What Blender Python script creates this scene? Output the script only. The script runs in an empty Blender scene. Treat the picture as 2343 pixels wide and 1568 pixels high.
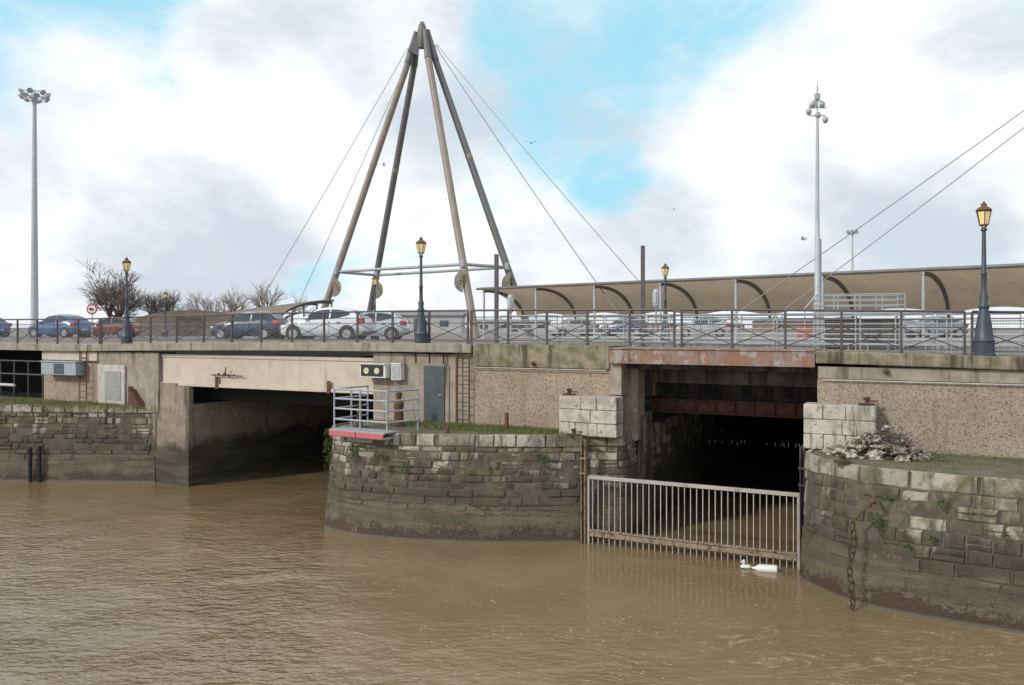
import bpy, math, random
from mathutils import Vector, Matrix
random.seed(7)
scene=bpy.context.scene
COL=scene.collection
A=-math.atan(0.5)
U=Vector((math.cos(A),math.sin(A),0)); N=Vector((-math.sin(A),math.cos(A),0)); O=Vector((0,24.2,0))
def L(s,t,z=0): return O+U*s+N*t+Vector((0,0,z))
def zd(s): return 5.27-0.0007*min(abs(s+3),16)**2
# ---------------------------------------------------------------- materials
def newmat(name):
    m=bpy.data.materials.new(name); m.use_nodes=True; nt=m.node_tree; nt.nodes.clear()
    out=nt.nodes.new('ShaderNodeOutputMaterial'); b=nt.nodes.new('ShaderNodeBsdfPrincipled')
    nt.links.new(b.outputs[0],out.inputs[0]); return m,nt,b,out
def pos(nt,scale=(1,1,1)):
    g=nt.nodes.new('ShaderNodeNewGeometry'); mp=nt.nodes.new('ShaderNodeMapping'); mp.inputs['Scale'].default_value=scale
    nt.links.new(g.outputs['Position'],mp.inputs[0]); return mp.outputs[0]
def noise(nt,vec,sc,det=6,rough=.6,dist=0):
    n=nt.nodes.new('ShaderNodeTexNoise'); n.inputs['Scale'].default_value=sc; n.inputs['Detail'].default_value=det
    n.inputs['Roughness'].default_value=rough; n.inputs['Distortion'].default_value=dist
    nt.links.new(vec,n.inputs['Vector']); return n.outputs[0]
def sstep(nt,val,a,b,to0=0,to1=1):
    r=nt.nodes.new('ShaderNodeMapRange'); r.interpolation_type='SMOOTHSTEP'
    r.inputs[1].default_value=a; r.inputs[2].default_value=b; r.inputs[3].default_value=to0; r.inputs[4].default_value=to1
    nt.links.new(val,r.inputs[0]); return r.outputs[0]
def mixc(nt,f,c1,c2,mode='MIX'):
    m=nt.nodes.new('ShaderNodeMix'); m.data_type='RGBA'; m.blend_type=mode
    for inp,v in ((m.inputs[0],f),(m.inputs[6],c1),(m.inputs[7],c2)):
        if isinstance(v,(int,float)): inp.default_value=v
        elif isinstance(v,tuple): inp.default_value=(*v[:3],1)
        else: nt.links.new(v,inp)
    return m.outputs[2]
def mth(nt,op,a,b=None,clamp=False):
    m=nt.nodes.new('ShaderNodeMath'); m.operation=op; m.use_clamp=clamp
    for i,v in enumerate((a,b)):
        if v is None: continue
        if isinstance(v,(int,float)): m.inputs[i].default_value=v
        else: nt.links.new(v,m.inputs[i])
    return m.outputs[0]
def bump(nt,b,h,strength,dist=.02):
    n=nt.nodes.new('ShaderNodeBump'); n.inputs['Strength'].default_value=strength; n.inputs['Distance'].default_value=dist
    nt.links.new(h,n.inputs['Height']); nt.links.new(n.outputs[0],b.inputs['Normal']); return n
def posz(nt):
    g=nt.nodes.new('ShaderNodeNewGeometry'); sx=nt.nodes.new('ShaderNodeSeparateXYZ'); nt.links.new(g.outputs['Position'],sx.inputs[0]); return sx.outputs
def M(name,c1,c2=None,sc=4,rough=.8,bm=.4,bsc=40,metal=0,streak=None,st=(.52,.68),spot=None,spotsc=25,spott=(.6,.68),lo=.35,hi=.65,emit=0,tide=None):
    m,nt,b,out=newmat(name)
    if c2 is None: c2=tuple(c*.7 for c in c1)
    p=pos(nt)
    col=mixc(nt,sstep(nt,noise(nt,p,sc,8,.65),lo,hi),c1,c2)
    if spot: col=mixc(nt,sstep(nt,noise(nt,p,spotsc,4,.7),*spott),col,spot)
    if streak:
        ps=pos(nt,(2.2,2.2,.22)); col=mixc(nt,sstep(nt,noise(nt,ps,1.6,7,.65),*st),col,streak)
    if tide:
        z=mth(nt,'ADD',posz(nt)[2],mth(nt,'MULTIPLY',mth(nt,'SUBTRACT',noise(nt,p,1.5,6,.65),.5),1.2))
        td=mixc(nt,sstep(nt,noise(nt,pos(nt,(.6,.6,4)),1.2,5,.6),.4,.62),(.045,.04,.03),(.085,.076,.053))
        col=mixc(nt,sstep(nt,z,tide+.25,tide-.25),col,td)
    nt.links.new(col,b.inputs['Base Color']); b.inputs['Roughness'].default_value=rough; b.inputs['Metallic'].default_value=metal
    if bm: bump(nt,b,noise(nt,p,bsc,6,.7),bm)
    if emit:
        nt.links.new(col,b.inputs['Emission Color']); b.inputs['Emission Strength'].default_value=emit
    return m
def stone_mat():
    m,nt,b,out=newmat('stone_masonry'); p=pos(nt)
    at=nt.nodes.new('ShaderNodeAttribute'); at.attribute_name='tone'; tone=at.outputs['Fac']
    z=posz(nt)[2]
    n1=noise(nt,p,1.7,9,.68); n2=noise(nt,p,14,6,.7); n3=noise(nt,p,.55,5,.6); nl=noise(nt,p,.8,7,.66,.5)
    n4=noise(nt,pos(nt,(1.3,1.3,.7)),1.1,9,.72,.8)
    ps=pos(nt,(2.5,2.5,.3)); st=noise(nt,ps,1.3,7,.65)
    col=mixc(nt,sstep(nt,tone,.05,.95),(.47,.435,.375),(.21,.18,.145))
    col=mixc(nt,mth(nt,'MULTIPLY',sstep(nt,n2,.38,.72),.55),col,(.26,.215,.16))
    gr=mth(nt,'ADD',mth(nt,'MULTIPLY',n4,.95),mth(nt,'MULTIPLY',tone,.13))
    gr=mth(nt,'ADD',gr,mth(nt,'MULTIPLY',sstep(nt,z,2.75,1.3),.11))
    col=mixc(nt,mth(nt,'MULTIPLY',sstep(nt,gr,.50,.62),.88),col,(.075,.066,.05))
    col=mixc(nt,mth(nt,'MULTIPLY',mth(nt,'MULTIPLY',sstep(nt,n3,.45,.58),sstep(nt,n1,.42,.56)),.7),col,(.115,.125,.055))
    col=mixc(nt,mth(nt,'MULTIPLY',sstep(nt,st,.52,.65),.8),col,(.05,.045,.034))
    zz=mth(nt,'ADD',z,mth(nt,'MULTIPLY',mth(nt,'SUBTRACT',nl,.5),2.6))
    zz=mth(nt,'ADD',zz,mth(nt,'MULTIPLY',mth(nt,'SUBTRACT',st,.5),1.4))
    hz=noise(nt,pos(nt,(.35,.35,4.5)),1.2,6,.65)
    tide=mixc(nt,sstep(nt,hz,.40,.60),(.145,.122,.082),(.09,.08,.055))
    tide=mixc(nt,mth(nt,'MULTIPLY',sstep(nt,n4,.45,.62),.5),tide,(.055,.048,.035))
    tide=mixc(nt,mth(nt,'MULTIPLY',sstep(nt,n2,.45,.75),.35),tide,(.18,.15,.105))
    tide=mixc(nt,mth(nt,'MULTIPLY',sstep(nt,z,.80,1.35),.72),tide,(.045,.041,.032))
    col=mixc(nt,sstep(nt,zz,1.85,1.30),col,tide)
    z3=mth(nt,'ADD',z,mth(nt,'MULTIPLY',mth(nt,'SUBTRACT',n2,.5),1.0))
    z3=mth(nt,'ADD',z3,mth(nt,'MULTIPLY',mth(nt,'SUBTRACT',n1,.5),1.3))
    col=mixc(nt,mth(nt,'MULTIPLY',sstep(nt,z3,.36,.26),.85),col,(.055,.030,.021))
    col=mixc(nt,sstep(nt,z,.10,.03),col,(.14,.12,.085))
    nt.links.new(col,b.inputs['Base Color'])
    nt.links.new(sstep(nt,z,1.0,1.8,.5,.92),b.inputs['Roughness'])
    h=mth(nt,'ADD',n2,mth(nt,'MULTIPLY',noise(nt,p,50,5,.7),.6)); h=mth(nt,'ADD',h,mth(nt,'MULTIPLY',n1,1.5)); bump(nt,b,h,.85,.05)
    return m
MAT={}
MAT['stone']=stone_mat()
MAT['mortar']=M('mortar_dark',(.13,.11,.085),(.07,.06,.048),3,.9,tide=1.2)
MAT['agg']=M('exposed_aggregate',(.42,.345,.27),(.335,.27,.21),1.5,.95,1.0,70,spot=(.17,.135,.105),spotsc=22,spott=(.5,.6),streak=(.20,.165,.125),st=(.54,.75))
MAT['conc']=M('weathered_concrete',(.34,.30,.25),(.24,.21,.17),2.5,.9,.5,35,streak=(.10,.085,.068),st=(.51,.69))
MAT['conct']=M('tidal_concrete',(.30,.255,.205),(.21,.175,.14),2.5,.9,.6,30,streak=(.10,.083,.066),st=(.50,.66),tide=1.45)
MAT['concw']=M('inner_channel_concrete',(.30,.255,.205),(.24,.20,.16),1.5,.9,.5,30,streak=(.11,.092,.074),st=(.56,.7),tide=1.6)
MAT['concl']=M('pale_beam_concrete',(.54,.48,.405),(.46,.405,.34),1.2,.85,.25,30,streak=(.27,.225,.175),st=(.55,.8))
MAT['concm']=M('mossy_concrete',(.29,.25,.19),(.14,.13,.075),3,.95,.7,30,streak=(.065,.058,.04),st=(.47,.64))
MAT['concd']=M('dark_concrete',(.11,.095,.075),(.06,.052,.045),2,.8,.4,20,streak=(.025,.022,.02),st=(.45,.6))  # dark brown-grey concrete with darker streaks
MAT['block']=M('weathered_limestone',(.52,.485,.43),(.34,.31,.27),2.5,.9,.7,25,spot=(.18,.16,.135),spotsc=9,spott=(.54,.7),streak=(.10,.09,.07),st=(.52,.66))
MAT['rust']=M('rusty_steel',(.14,.062,.04),(.072,.035,.025),6,.9,.6,40,spot=(.19,.10,.065),spotsc=14)
MAT['chain']=M('dark_rusted_iron',(.085,.048,.035),(.05,.03,.024),9,.9,.6,40)
MAT['rustp']=M('rust_painted_beam',(.25,.185,.155),(.24,.125,.08),2.2,.8,.5,30,spot=(.31,.29,.28),spotsc=3,spott=(.52,.62),streak=(.11,.06,.045),st=(.52,.7))
MAT['rail']=M('dark_red_grey_paint',(.085,.070,.075),(.058,.047,.05),5,.5,.1,60)
MAT['mesh']=M('wire_mesh_grey',(.30,.31,.32),(.2,.2,.21),5,.6,0)
MAT['lampb']=M('blue_grey_cast_iron',(.045,.06,.085),(.03,.04,.06),6,.45,.15,50)
MAT['glass']=M('amber_glass',(.80,.68,.32),(.66,.54,.23),9,.25,0,emit=.12)
MAT['capr']=M('rusty_copper_cap',(.17,.085,.055),(.10,.055,.038),12,.8,.4,60)
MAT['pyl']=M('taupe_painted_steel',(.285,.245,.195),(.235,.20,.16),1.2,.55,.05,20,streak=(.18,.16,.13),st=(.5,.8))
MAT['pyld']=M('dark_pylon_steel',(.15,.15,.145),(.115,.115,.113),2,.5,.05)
MAT['cable']=M('steel_cable',(.28,.28,.30),(.22,.22,.24),5,.5,0,metal=.3)
MAT['galv']=M('galvanised_steel',(.40,.42,.44),(.31,.33,.35),9,.5,.1,60,metal=.25)
MAT['galvb']=M('blue_grey_galvanised',(.36,.40,.45),(.27,.31,.35),9,.5,.1,60,metal=.15)
MAT['white']=M('white_paint',(.70,.70,.68),(.58,.58,.56),4,.5,.05)
MAT['pipe']=M('dirty_white_conduit',(.50,.48,.44),(.36,.34,.30),4,.7,.1)
MAT['black']=M('black_plastic',(.02,.02,.022),(.015,.015,.016),4,.4,0)
MAT['door']=M('slate_blue_paint',(.065,.085,.095),(.05,.065,.075),3,.6,.15,30,streak=(.09,.08,.07),st=(.58,.75))
MAT['gate']=M('grey_beige_steel',(.40,.38,.345),(.32,.30,.27),7,.65,.3,50,streak=(.24,.20,.16))
MAT['gateb']=M('silted_bottom_rail',(.29,.235,.17),(.20,.15,.105),5,.85,.5,40,spot=(.09,.05,.035),spotsc=8,spott=(.54,.62))
MAT['pink']=M('faded_red_paint',(.50,.13,.15),(.42,.11,.12),6,.7,.2)
MAT['asph']=M('asphalt',(.075,.075,.078),(.055,.055,.058),.6,.9,.4,60)
MAT['pave']=M('pavement_concrete',(.24,.225,.2),(.16,.15,.13),2,.9,.4,40)
MAT['soil']=M('mossy_soil',(.15,.125,.095),(.085,.09,.042),2.6,1,.9,20,spot=(.20,.18,.14),spotsc=6)
MAT['grass']=M('grass_blades',(.09,.13,.03),(.16,.15,.06),8,.9,0)
MAT['leaf']=M('wall_fern_leaves',(.075,.12,.03),(.045,.08,.022),12,.8,0)
MAT['bark']=M('brown_bark',(.10,.08,.07),(.075,.06,.053),6,.95,.3)
MAT['twig']=M('grey_brown_twigs',(.20,.165,.15),(.15,.125,.112),6,.95,0)
MAT['twigp']=M('pale_grey_twigs',(.34,.29,.26),(.28,.24,.22),6,.95,0)
MAT['rubber']=M('tyre_rubber',(.02,.02,.02),(.028,.028,.028),6,.85,0)
MAT['alu']=M('wheel_alloy',(.45,.46,.47),(.35,.36,.37),6,.35,0,metal=.7)
MAT['wood']=M('weathered_timber',(.21,.185,.16),(.12,.105,.09),4,.9,.6,25,streak=(.05,.045,.04),st=(.45,.6))
MAT['void']=M('shade_and_pile_black',(.018,.016,.014),(.012,.011,.01),3,.95,.2)  # near-black paints in unlit depth of channels, recess and slots; also colours piles
MAT['rubble']=M('rubble_stone',(.42,.385,.33),(.10,.085,.065),9,.95,.5,25,lo=.40,hi=.60)
MAT['red']=M('red_lens',(.45,.02,.02),(.4,.02,.02),6,.3,0)
MAT['orange']=M('orange_red_panel',(.42,.12,.07),(.36,.10,.06),2,.6,0)
MAT['lime']=M('signal_lens',(.55,.56,.36),(.46,.47,.28),20,.3,0)
MAT['brk']=M('brown_roofing',(.19,.15,.115),(.15,.12,.092),1,.85,.2)
MAT['pole']=M('pale_grey_mast_paint',(.44,.46,.50),(.37,.39,.43),2,.5,.05)
MAT['gull']=M('gull_feathers',(.5,.51,.53),(.36,.37,.39),9,.8,0)
def glassm():
    m,nt,b,out=newmat('tinted_glass'); b.inputs['Base Color'].default_value=(.03,.05,.065,1); b.inputs['Roughness'].default_value=.05; b.inputs['Specular IOR Level'].default_value=.6
    return m
MAT['win']=glassm()
def paint(name,c):
    m=M(name,c,tuple(x*.92 for x in c),3,.3,0); b=[n for n in m.node_tree.nodes if n.type=='BSDF_PRINCIPLED'][0]
    b.inputs['Coat Weight'].default_value=.5; b.inputs['Coat Roughness'].default_value=.06; return m
def fabricm():
    m,nt,b,out=newmat('tan_membrane'); p=pos(nt)
    col=mixc(nt,sstep(nt,noise(nt,p,.5,5),.3,.7),(.48,.385,.275),(.42,.335,.24))
    col=mixc(nt,mth(nt,'MULTIPLY',sstep(nt,noise(nt,pos(nt,(1,1,.3)),2.2,6,.6),.5,.75),.35),col,(.27,.21,.15))
    d=nt.nodes.new('ShaderNodeBsdfDiffuse'); t=nt.nodes.new('ShaderNodeBsdfTranslucent'); mx=nt.nodes.new('ShaderNodeMixShader'); mx.inputs[0].default_value=.45
    nt.links.new(col,d.inputs[0]); nt.links.new(col,t.inputs[0]); nt.links.new(d.outputs[0],mx.inputs[1]); nt.links.new(t.outputs[0],mx.inputs[2]); nt.links.new(mx.outputs[0],out.inputs[0]); return m
MAT['fab']=fabricm()
def waterm():
    m,nt,b,out=newmat('muddy_water'); p=pos(nt)
    X=posz(nt)
    big=noise(nt,p,.22,4,.55)
    ax=mth(nt,'ADD',X[0],mth(nt,'MULTIPLY',mth(nt,'SUBTRACT',big,.5),9))
    left=mth(nt,'MULTIPLY',sstep(nt,ax,.5,-6.5),sstep(nt,X[1],30,18,.25,1))
    near=mth(nt,'MULTIPLY',sstep(nt,X[1],18.0,14.0),.35)
    rip=mth(nt,'MAXIMUM',left,near)
    col=mixc(nt,sstep(nt,big,.35,.65),(.225,.163,.092),(.185,.132,.072))
    v=nt.nodes.new('ShaderNodeTexVoronoi'); v.inputs['Scale'].default_value=8; v.inputs['Randomness'].default_value=1
    pf=pos(nt,(.7,1.5,1)); nt.links.new(pf,v.inputs['Vector'])
    dist=mth(nt,'ADD',v.outputs['Distance'],mth(nt,'MULTIPLY',mth(nt,'SUBTRACT',noise(nt,p,22,4,.7),.5),.35))
    fm=noise(nt,pos(nt,(.28,.9,1)),1.1,7,.7,.8)
    fz=mth(nt,'MULTIPLY',sstep(nt,X[0],-7,-1),sstep(nt,X[1],22,17.5))
    foam=mth(nt,'MULTIPLY',mth(nt,'MULTIPLY',sstep(nt,dist,.21,.09),sstep(nt,fm,.49,.59)),fz)
    sc=noise(nt,pos(nt,(.6,1.4,1)),1.2,12,.75,2.6)
    sz=mth(nt,'MULTIPLY',sstep(nt,X[0],2.2,4.5),sstep(nt,X[1],16.8,15.2))
    scum=mth(nt,'MULTIPLY',sstep(nt,sc,.50,.66),sz)
    col=mixc(nt,mth(nt,'MULTIPLY',scum,.5),col,(.46,.39,.28))
    col=mixc(nt,mth(nt,'MULTIPLY',foam,.7),col,(.60,.56,.50))
    nt.links.new(col,b.inputs['Base Color'])
    nt.links.new(mth(nt,'ADD',1.40,mth(nt,'MULTIPLY',left,.45)),b.inputs['IOR'])
    nt.links.new(mth(nt,'ADD',.06,mth(nt,'MULTIPLY',mth(nt,'MAXIMUM',foam,scum),.5)),b.inputs['Roughness'])
    pw=pos(nt,(.75,1.45,1)); w1=noise(nt,pw,4.2,2,.5,.5); w2=noise(nt,pw,1.1,2,.5,.4); w3=noise(nt,pw,11.0,2,.5,.3)
    h=mth(nt,'ADD',mth(nt,'MULTIPLY',w1,.75),mth(nt,'ADD',mth(nt,'MULTIPLY',w2,.75),mth(nt,'MULTIPLY',w3,.22)))
    patch=sstep(nt,noise(nt,p,.45,3,.5,.5),.3,.7,.45,1.2)
    h=mth(nt,'MULTIPLY',h,mth(nt,'MULTIPLY',patch,mth(nt,'ADD',.13,mth(nt,'MULTIPLY',rip,.80))))
    bump(nt,b,h,1.0,.12)
    return m
MAT['water']=waterm()
# ---------------------------------------------------------------- mesh builder
class MB:
    def __init__(s): s.v=[]; s.f=[]
    def add(s,vs,fs):
        o=len(s.v); s.v+= [tuple(v) for v in vs]; s.f+=[tuple(i+o for i in f) for f in fs]; return s
    def box(s,x0,x1,y0,y1,z0,z1):
        return s.add([(x0,y0,z0),(x1,y0,z0),(x1,y1,z0),(x0,y1,z0),(x0,y0,z1),(x1,y0,z1),(x1,y1,z1),(x0,y1,z1)],
          [(0,3,2,1),(4,5,6,7),(0,1,5,4),(1,2,6,5),(2,3,7,6),(3,0,4,7)])
    def tube(s,p,q,r,r2=None,n=8,cap=True):
        p=Vector(p); q=Vector(q); d=(q-p)
        if d.length<1e-6: return s
        d.normalize(); a=d.orthogonal().normalized(); b=d.cross(a); r2=r if r2 is None else r2
        vs=[p+(a*math.cos(2*math.pi*i/n)+b*math.sin(2*math.pi*i/n))*r for i in range(n)]+[q+(a*math.cos(2*math.pi*i/n)+b*math.sin(2*math.pi*i/n))*r2 for i in range(n)]
        fs=[(i,(i+1)%n,n+(i+1)%n,n+i) for i in range(n)]
        if cap: fs+=[tuple(range(n-1,-1,-1)),tuple(range(n,2*n))]
        return s.add(vs,fs)
    def path(s,pts,r,n=8):
        for a,b in zip(pts[:-1],pts[1:]): s.tube(a,b,r,n=n)
        return s
    def lathe(s,prof,n=12,c=(0,0,0)):
        vs=[];fs=[]
        for (r,z) in prof:
            for i in range(n):
                a=2*math.pi*i/n; vs.append((c[0]+r*math.cos(a),c[1]+r*math.sin(a),c[2]+z))
        for j in range(len(prof)-1):
            for i in range(n): fs.append((j*n+i,j*n+(i+1)%n,(j+1)*n+(i+1)%n,(j+1)*n+i))
        fs.append(tuple(range(n-1,-1,-1))); fs.append(tuple(range((len(prof)-1)*n,len(prof)*n)))
        return s.add(vs,fs)
    def rock(s,c,r,rx=1,ry=1,rz=1):
        import random as R
        vs=[];fs=[]; n=6
        for j,(rr,zz) in enumerate(((.55,-.8),(1,-.25),(.95,.3),(.5,.8))):
            for i in range(n):
                a=2*math.pi*(i+.5*(j%2))/n; k=R.uniform(.78,1.18)
                vs.append((c[0]+r*rx*rr*k*math.cos(a),c[1]+r*ry*rr*k*math.sin(a),c[2]+r*rz*zz*R.uniform(.85,1.15)))
        for j in range(3):
            for i in range(n): fs.append((j*n+i,j*n+(i+1)%n,(j+1)*n+(i+1)%n,(j+1)*n+i))
        fs.append(tuple(range(n-1,-1,-1))); fs.append(tuple(range(3*n,4*n))); return s.add(vs,fs)
def ob(mb,name,mat,parent=None,loc=(0,0,0),rot=0,smooth=False,bev=0,**kw):
    me=bpy.data.meshes.new(name); me.from_pydata(mb.v,[],mb.f); me.materials.append(MAT[mat] if isinstance(mat,str) else mat)
    if smooth:
        me.polygons.foreach_set('use_smooth',[True]*len(me.polygons))
        try: me.set_sharp_from_angle(angle=math.radians(40))
        except Exception: pass
    me.update(); o=bpy.data.objects.new(name,me); COL.objects.link(o); o.location=loc; o.rotation_euler=(0,0,rot)
    if parent: o.parent=parent
    if bev:
        b=o.modifiers.new('bevel','BEVEL'); b.width=bev; b.segments=2; b.limit_method='ANGLE'
    for k,v in kw.items(): o[k]=v
    return o
def empty(name,loc,rot,label,category,group=None):
    e=bpy.data.objects.new(name,None); COL.objects.link(e); e.location=loc; e.rotation_euler=(0,0,rot); e.empty_display_size=.3
    e['label']=label; e['category']=category
    if group: e['group']=group
    return e
def dup(e,loc,rot,label=None,scale=None,group=None):
    c=e.copy(); COL.objects.link(c); c.location=loc; c.rotation_euler=(0,0,rot)
    if scale: c.scale=(scale,)*3
    if label: c['label']=label
    if group: c['group']=group
    def rec(src,dst):
        for ch in [o for o in src.children if o is not dst]:
            k=ch.copy(); COL.objects.link(k); k.parent=dst; rec(ch,k)
    rec(e,c); return c
# ---------------------------------------------------------------- setting: water, ground
mb=MB(); mb.add([(-900,-600,0),(900,-600,0),(900,700,0),(-900,700,0)],[(0,1,2,3)])
ob(mb,'water','water',kind='structure')
mb=MB(); mb.add([(-2500,1.2,5.06),(2500,1.2,5.06),(2500,4500,5.06),(-2500,4500,5.06)],[(0,1,2,3)])
ob(mb,'ground','pave',loc=O,rot=A,kind='structure')
mb=MB(); mb.add([(-300,9,5.066),(300,9,5.066),(300,19,5.066),(-300,19,5.066)],[(0,1,2,3)])
ob(mb,'road','asph',loc=O,rot=A,kind='structure')
mb=MB()
for i in range(-30,30): mb.add([(i*4,13.9,5.072),(i*4+2,13.9,5.072),(i*4+2,14.05,5.072),(i*4,14.05,5.072)],[(0,1,2,3)])
ob(mb,'road_markings','white',loc=O,rot=A,kind='structure')
mb=MB(); mb.box(-300,300,8.8,9,5.0,5.19); ob(mb,'kerb','pave',loc=O,rot=A,kind='structure')
# ---------------------------------------------------------------- bridge
BR=empty('road_bridge',O,A,'weathered concrete road bridge spanning two water channels','bridge')
def camber(s0,s1,t0,t1,zb,step=1.0,zt=0):
    m=MB(); n=max(1,int((s1-s0)/step)); ss=[s0+(s1-s0)*i/n for i in range(n+1)]
    vs=[];fs=[]
    for s in ss:
        b=zb if not callable(zb) else zb(s)
        vs+=[(s,t0,b),(s,t1,b),(s,t1,zd(s)+zt),(s,t0,zd(s)+zt)]
    for i in range(n):
        k=4*i
        for j in range(4): fs.append((k+j,k+(j+1)%4,k+4+(j+1)%4,k+4+j))
    fs+= [(0,1,2,3)[::-1],(4*n,4*n+1,4*n+2,4*n+3)]
    m.add(vs,[f[::-1] for f in fs]); return m
ob(camber(-120,-18.3,-.22,1.6,lambda s:zd(s)-.27),'deck_edge','conc',BR,bev=.02)
ob(camber(-18.27,-1.28,-.20,1.6,lambda s:zd(s)-.27),'deck_edge','conc',BR,bev=.02)
ob(camber(-1.25,3.02,-.10,1.6,4.60),'facade_band','concm',BR,bev=.02)
ob(camber(8.38,160,-.16,1.6,lambda s:zd(s)-.30),'deck_edge','concm',BR,bev=.025)
mb=MB(); mb.box(8.42,160,-.04,.3,4.50,4.80); ob(mb,'facade_band','conc',BR,bev=.01)
mb=MB(); mb.box(3.04,8.36,-.14,-.10,4.80,5.17); mb.box(3.04,8.36,-.20,.2,4.78,4.80); mb.box(3.04,8.36,-.18,1.6,5.17,5.2)
ob(mb,'steel_beam','rustp',BR)
mb=MB(); mb.box(-1.28,3.18,0,.9,2.6,4.598); ob(mb,'aggregate_wall','agg',BR,bev=.015)
mb=MB(); mb.box(-4.95,-1.86,.02,.9,2.6,4.95); ob(mb,'concrete_wall','conc',BR,bev=.015)
mb=MB(); mb.box(-1.855,-1.285,.06,.9,2.6,4.97); ob(mb,'recess_wall','conc',BR)
for x in (-3.35,-2.85,-2.35):
    mb=MB(); mb.box(x,x+.03,-.004,.02,4.66,4.94); ob(mb,'expansion_slot','void',BR)
mb=MB(); mb.box(-3.15,-2.13,-.02,.019,2.75,4.62); ob(mb,'door_surround','conc',BR,bev=.01)
D=MB(); D.box(-3.0,-2.27,-.055,-.021,2.86,4.58); D.box(-3.02,-2.25,-.045,-.021,2.84,2.9)
dr=ob(D,'door','door',BR,bev=.006)
mb=MB(); mb.tube((-2.36,-.09,3.7),(-2.36,-.056,3.7),.02); mb.tube((-2.46,-.09,3.7),(-2.36,-.09,3.7),.012); ob(mb,'handle','galv',dr)
mb=MB(); mb.tube((-1.2,-.13,4.575),(2.95,-.13,4.575),.013); ob(mb,'conduit','pipe',BR)
mb=MB(); mb.tube((8.5,-.07,4.475),(120,-.07,4.475),.016); ob(mb,'conduit','pipe',BR)
mb=MB(); mb.box(8.40,160,.01,.9,2.6,4.497); ob(mb,'aggregate_wall','agg',BR,bev=.015)
mb=MB(); mb.box(3.0,3.36,-.04,.6,3.9,4.79); mb.box(3.2,3.6,.6,1.3,2.6,4.79); ob(mb,'corner_column','conc',BR,bev=.02)
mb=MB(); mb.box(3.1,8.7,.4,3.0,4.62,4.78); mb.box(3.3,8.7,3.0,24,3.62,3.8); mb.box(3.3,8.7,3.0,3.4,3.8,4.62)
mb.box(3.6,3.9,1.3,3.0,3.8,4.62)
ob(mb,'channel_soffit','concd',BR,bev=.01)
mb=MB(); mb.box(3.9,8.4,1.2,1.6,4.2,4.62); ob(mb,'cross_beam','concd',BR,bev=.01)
mb=MB(); mb.box(3.45,8.5,2.3,2.36,3.30,3.66); mb.box(3.45,8.5,2.1,2.5,3.28,3.30); mb.box(3.45,8.5,2.1,2.5,3.66,3.68)
for i in range(9): mb.box(3.7+i*.55,3.73+i*.55,2.2,2.3,3.3,3.66)
ob(mb,'rusty_strut','rust',BR)
mb=MB(); mb.box(3.2,8.6,23.8,24,-1,4); ob(mb,'channel_end','void',BR)  # black end wall stands in for the channel's unlit depth
# large channel
mb=MB(); mb.box(-14.6,-4.96,.14,.5,3.70,4.78); mb.box(-14.6,-4.96,.06,.14,3.62,3.74); mb.box(-14.6,-4.96,.10,.14,4.66,4.78)
ob(mb,'span_beam','concl',BR,bev=.015)
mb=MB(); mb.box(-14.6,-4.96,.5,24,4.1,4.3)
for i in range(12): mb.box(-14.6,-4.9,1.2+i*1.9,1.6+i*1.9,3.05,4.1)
ob(mb,'channel_soffit','void',BR)  # slab and beams coloured near-black for the darkness under the deck
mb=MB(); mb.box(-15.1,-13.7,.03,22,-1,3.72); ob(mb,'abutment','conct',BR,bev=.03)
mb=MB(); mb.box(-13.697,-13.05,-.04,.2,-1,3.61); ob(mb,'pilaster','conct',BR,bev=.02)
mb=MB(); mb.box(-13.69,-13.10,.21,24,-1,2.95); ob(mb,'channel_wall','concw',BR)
mb=MB(); mb.box(-13.69,-13.40,.21,24,2.95,4.05); ob(mb,'bearing_shelf','void',BR)  # upper wall strip coloured near-black to match the dark beneath the beams
mb=MB(); mb.box(-13.5,-4.9,23,23.2,-1,4.05); ob(mb,'channel_end','void',BR)  # end wall coloured black as the dark far end of the channel
mb=MB(); mb.box(-17.9,-14.62,-.02,.8,2.6,4.83); ob(mb,'concrete_wall','conc',BR,bev=.02)
mb=MB(); mb.box(-21.4,-17.95,.10,.9,2.6,4.83); ob(mb,'aggregate_wall','agg',BR,bev=.02)
mb=MB(); mb.box(-21.3,-17.97,-.05,.098,4.45,4.82); ob(mb,'lintel','concl',BR,bev=.02)
mb=MB(); mb.box(-120,-40,.1,.9,-1,4.8); ob(mb,'aggregate_wall','agg',BR)
mb=MB(); mb.box(-40,-21.4,4,4.3,2.6,4.85); mb.box(-40,-21.4,.9,4.3,4.80,4.84); ob(mb,'recess_back','void',BR)  # darkness of the recess is put into its near-black colour
V=MB(); V.box(-17.85,-16.35,-.10,-.021,2.78,4.32); vp=ob(V,'vent_panel','pipe',BR,bev=.01)
V=MB()
for i in range(16): V.box(-17.45,-16.55,-.13,-.101,3.0+i*.07,3.04+i*.07)
ob(V,'louvre','galv',vp)
for s in (-11.75,-6.75):
    mb=MB(); mb.box(s-.06,s+.06,.02,.058,3.58,4.0); ob(mb,'bracket','rust',BR)
mb=MB(); mb.add([(-15.9,-.3,2.8),(-15.2,-.3,2.8),(-15.9,-.3,3.55),(-15.9,-.1,2.8),(-15.2,-.1,2.8),(-15.9,-.1,3.55)],[(0,1,2),(5,4,3),(0,3,4,1),(1,4,5,2),(2,5,3,0)])
ob(mb,'gusset_plate','rust',BR)
mb=MB()
for c,r in (((-11.6,.0,4.10),.05),((-11.3,-.02,4.12),.06),((-11.15,.0,4.07),.05),((-10.9,.02,4.08),.04),((-11.8,.02,4.06),.04)): mb.rock(c,r,1.5,.6,1)
mb.tube((-11.28,-.02,4.16),(-11.22,-.04,4.36),.02); mb.tube((-12.0,.02,4.07),(-10.5,.02,4.06),.02)
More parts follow.
